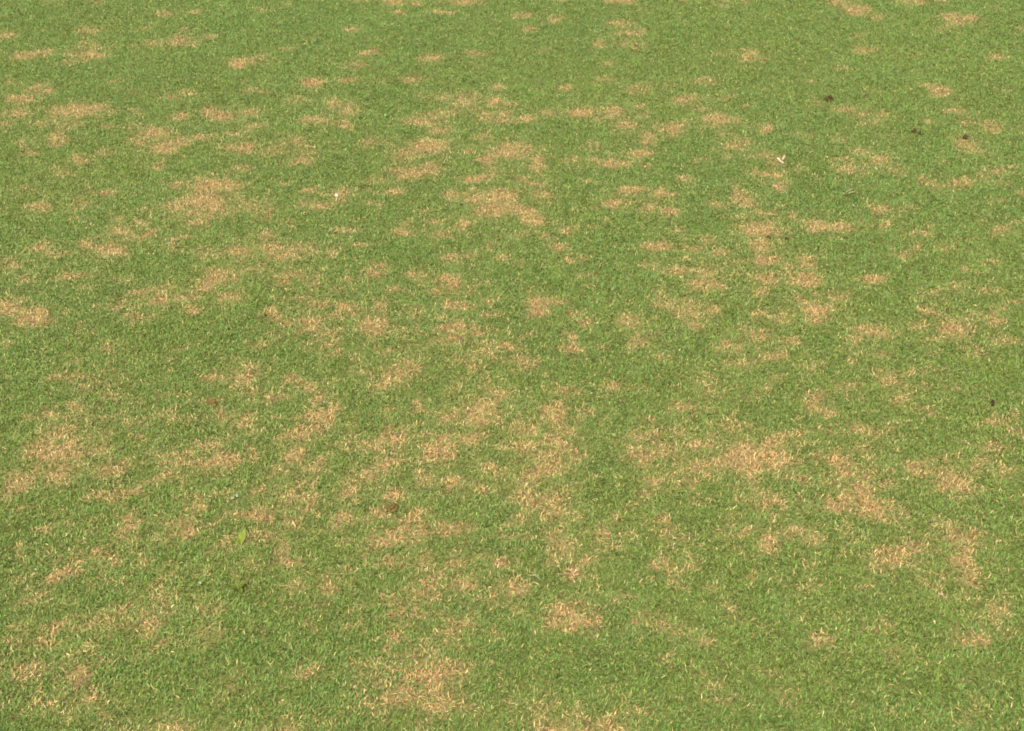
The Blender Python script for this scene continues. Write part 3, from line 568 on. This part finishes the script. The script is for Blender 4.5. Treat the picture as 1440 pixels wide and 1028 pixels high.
o = link('straw_stalk', tube_bm([Vector(), (b - a) * .5 + Vector((.0006, 0, .001)), b - a], [.0012, .0011, .0008], 6), M_STRAW, a)
tag(o, 'short pale straw standing just below the cream pebble', 'straw')

def fleck(label, px, py, w, h, mat, rot, zz=.016):
    p = at(px, py, zz); path = [Vector((0, -h / 2 + h * i / 5, .0010 * math.sin(i * .9))) for i in range(6)]
    o = link('leaf_fleck', leaf_bm(path, [w * k for k in (.12, .38, .5, .46, .34, .08)], (1, .1, .15), .35, .0004, .12), mat, p)
    o.rotation_euler = (.45, .15, rot)
    return tag(o, label, 'leaf fleck')
fleck('tiny white fleck on grass left of the flat olive-leaved weed', 281.2, 818.8, .0070, .0068, M_FLECK, .3)
fleck('tiny mint-white fleck above the long tan streaks in dark green grass', 333.4, 696.6, .0050, .0075, M_MINT, .2)
fleck('small cream fleck lying just below a mint-white fleck', 327.6, 699.6, .0075, .0060, M_FLECK, -.5)
fleck('tiny white fleck between two yellowed tufts, near the lone black lump that stands for a hole', 1429.4, 575.0, .0060, .0070, M_FLECK, .1)
fleck('tiny white fleck alone on even mid-green grass', 831.6, 552.3, .0085, .0060, M_FLECK, 1.2)
fleck('bright lime green leaf fleck on yellowish turf', 542.2, 161.4, .0120, .0130, M_LIME, .1)
fleck('tiny white fleck above a reddish tan streak of dead turf', 50, 800, .0055, .0055, M_FLECK, .8)
fleck('pale straw fleck on the lower tip of a tan patch, near the white chip', 1091, 261, .0080, .0130, M_STRAW, -.3)
fleck('tiny pale fleck below a reddish tan clump of straw', 1325, 835.5, .0055, .0055, M_FLECK, .4)

# --- twig with dry seed heads
a, b = at(1185.5, 275.5, .013), at(1201.5, 259.5, .019)
pts = [a.lerp(b, t) + Vector((.002 * math.sin(t * 6), 0, .0015 * math.sin(t * 8))) for t in [i / 8 for i in range(9)]]
root = bpy.data.objects.new('dry_twig', None); COL.objects.link(root); root.location = a; root.empty_display_size = .01
tag(root, 'thin dark twig with two pale seed heads lying on green grass', 'twig')
link('stem', tube_bm([p - a for p in pts], [.0017, .0019, .0016, .0018, .0016, .0017, .0019, .0021, .0014], 7), M_TWIG, parent=root)
for (x0, y0, x1, y1) in ((1189, 271, 1200, 264.5), (1192, 272.5, 1202, 269)):
    c, d = at(x0, y0, .015) - a, at(x1, y1, .017) - a
    path = [c.lerp(d, i / 10) + Vector((0, 0, .0012 * math.sin(i * .5))) for i in range(11)]
    link('seed_head', tube_bm(path, [.0006, .0014, .0024, .0021, .0028, .0024, .0029, .0023, .0024, .0014, .0005], 7), M_SPIKE, parent=root)

# --- weeds with broad leaves
def weed(label, px, py, mat, leaves):
    g = at(px, py, 0); g.z = float(lawn_z(g.x, g.y))
    root = bpy.data.objects.new('broadleaf_weed', None); COL.objects.link(root); root.location = g; root.empty_display_size = .01
    tag(root, label, 'weed')
    link('stem', tube_bm([Vector((0, 0, -.002)), Vector((.0004, 0, .004)), Vector((0, .0005, .009))], [.0022, .0018, .0012], 7), mat, parent=root)
    for (p1, p2, w, side) in leaves:
        path = arc((0, 0, .002), p1, p2, 10)
        prof = [.2, .45, .75, .95, 1, .92, .75, .52, .27, .03]
        link('leaf', leaf_bm(path, [w * k for k in prof], side, .28, .0005, .06), mat, parent=root)
    return root
weed('bright yellow-green weed with one tall upright leaf beside tan straw', 340.5, 768.5, M_WEED,
     [((.002, .006, .022), (.0100, .012, .036), .0058, (1, -.3, .1)), ((-.004, -.004, .016), (-.008, -.006, .020), .0038, (.7, .7, 0)),
      ((-.003, .006, .012), (-.005, .014, .022), .0036, (1, .2, 0))])
weed('low weed with flat olive leaves pressed against dark green grass', 336, 832, M_OLIVE,
     [((.008, .006, .016), (.021, .012, .015), .0075, (-.4, 1, 0)), ((-.004, .010, .017), (-.006, .024, .015), .0060, (1, .2, 0)),
      ((-.008, -.004, .014), (-.019, -.008, .011), .0060, (.3, -1, .1)), ((.006, -.008, .014), (.012, -.016, .010), .0055, (1, .6, 0))])

# --- single blades that stand out
def blade(label, p0, p1, p2, w, mat, side=(1, 0, 0)):
    o = link('grass_blade', leaf_bm([q - p0 for q in arc(p0, p1, p2, 9)], [w * k for k in (.7, .9, 1, 1, .95, .85, .7, .45, .05)], side, .3, .0003), mat, p0)
    return tag(o, label, 'grass blade')
blade('pale arching grass blade bent over between two tan patches', at(760.0, 815.5, .008), at(755.5, 804.5, .030), at(744.0, 810.0, .017), .0026, M_PALEBLADE, (.6, .7, .2))
blade('thin pale blade standing upright beside a reddish tan tuft', at(223.3, 869.5, .006), at(223.4, 864, .020), at(223.0, 860.5, .026), .0017, M_PALEBLADE)
blade('short yellow straw blade standing upright in mid-green grass', at(851.8, 310.5, .008), at(852, 306, .020), at(852.1, 303, .026), .0030, M_STRAW)
blade('pale green blade leaning over green grass above a small tan tuft', at(1002, 580.5, .008), at(1005.5, 577, .020), at(1009.5, 572.5, .022), .0022, M_PALEBLADE, (.5, .8, 0))
blade('pale blade standing at the left edge of a reddish straw patch', at(1226.5, 788.0, .006), at(1226.2, 783, .020), at(1227.0, 778.5, .027), .0026, M_STRAW)
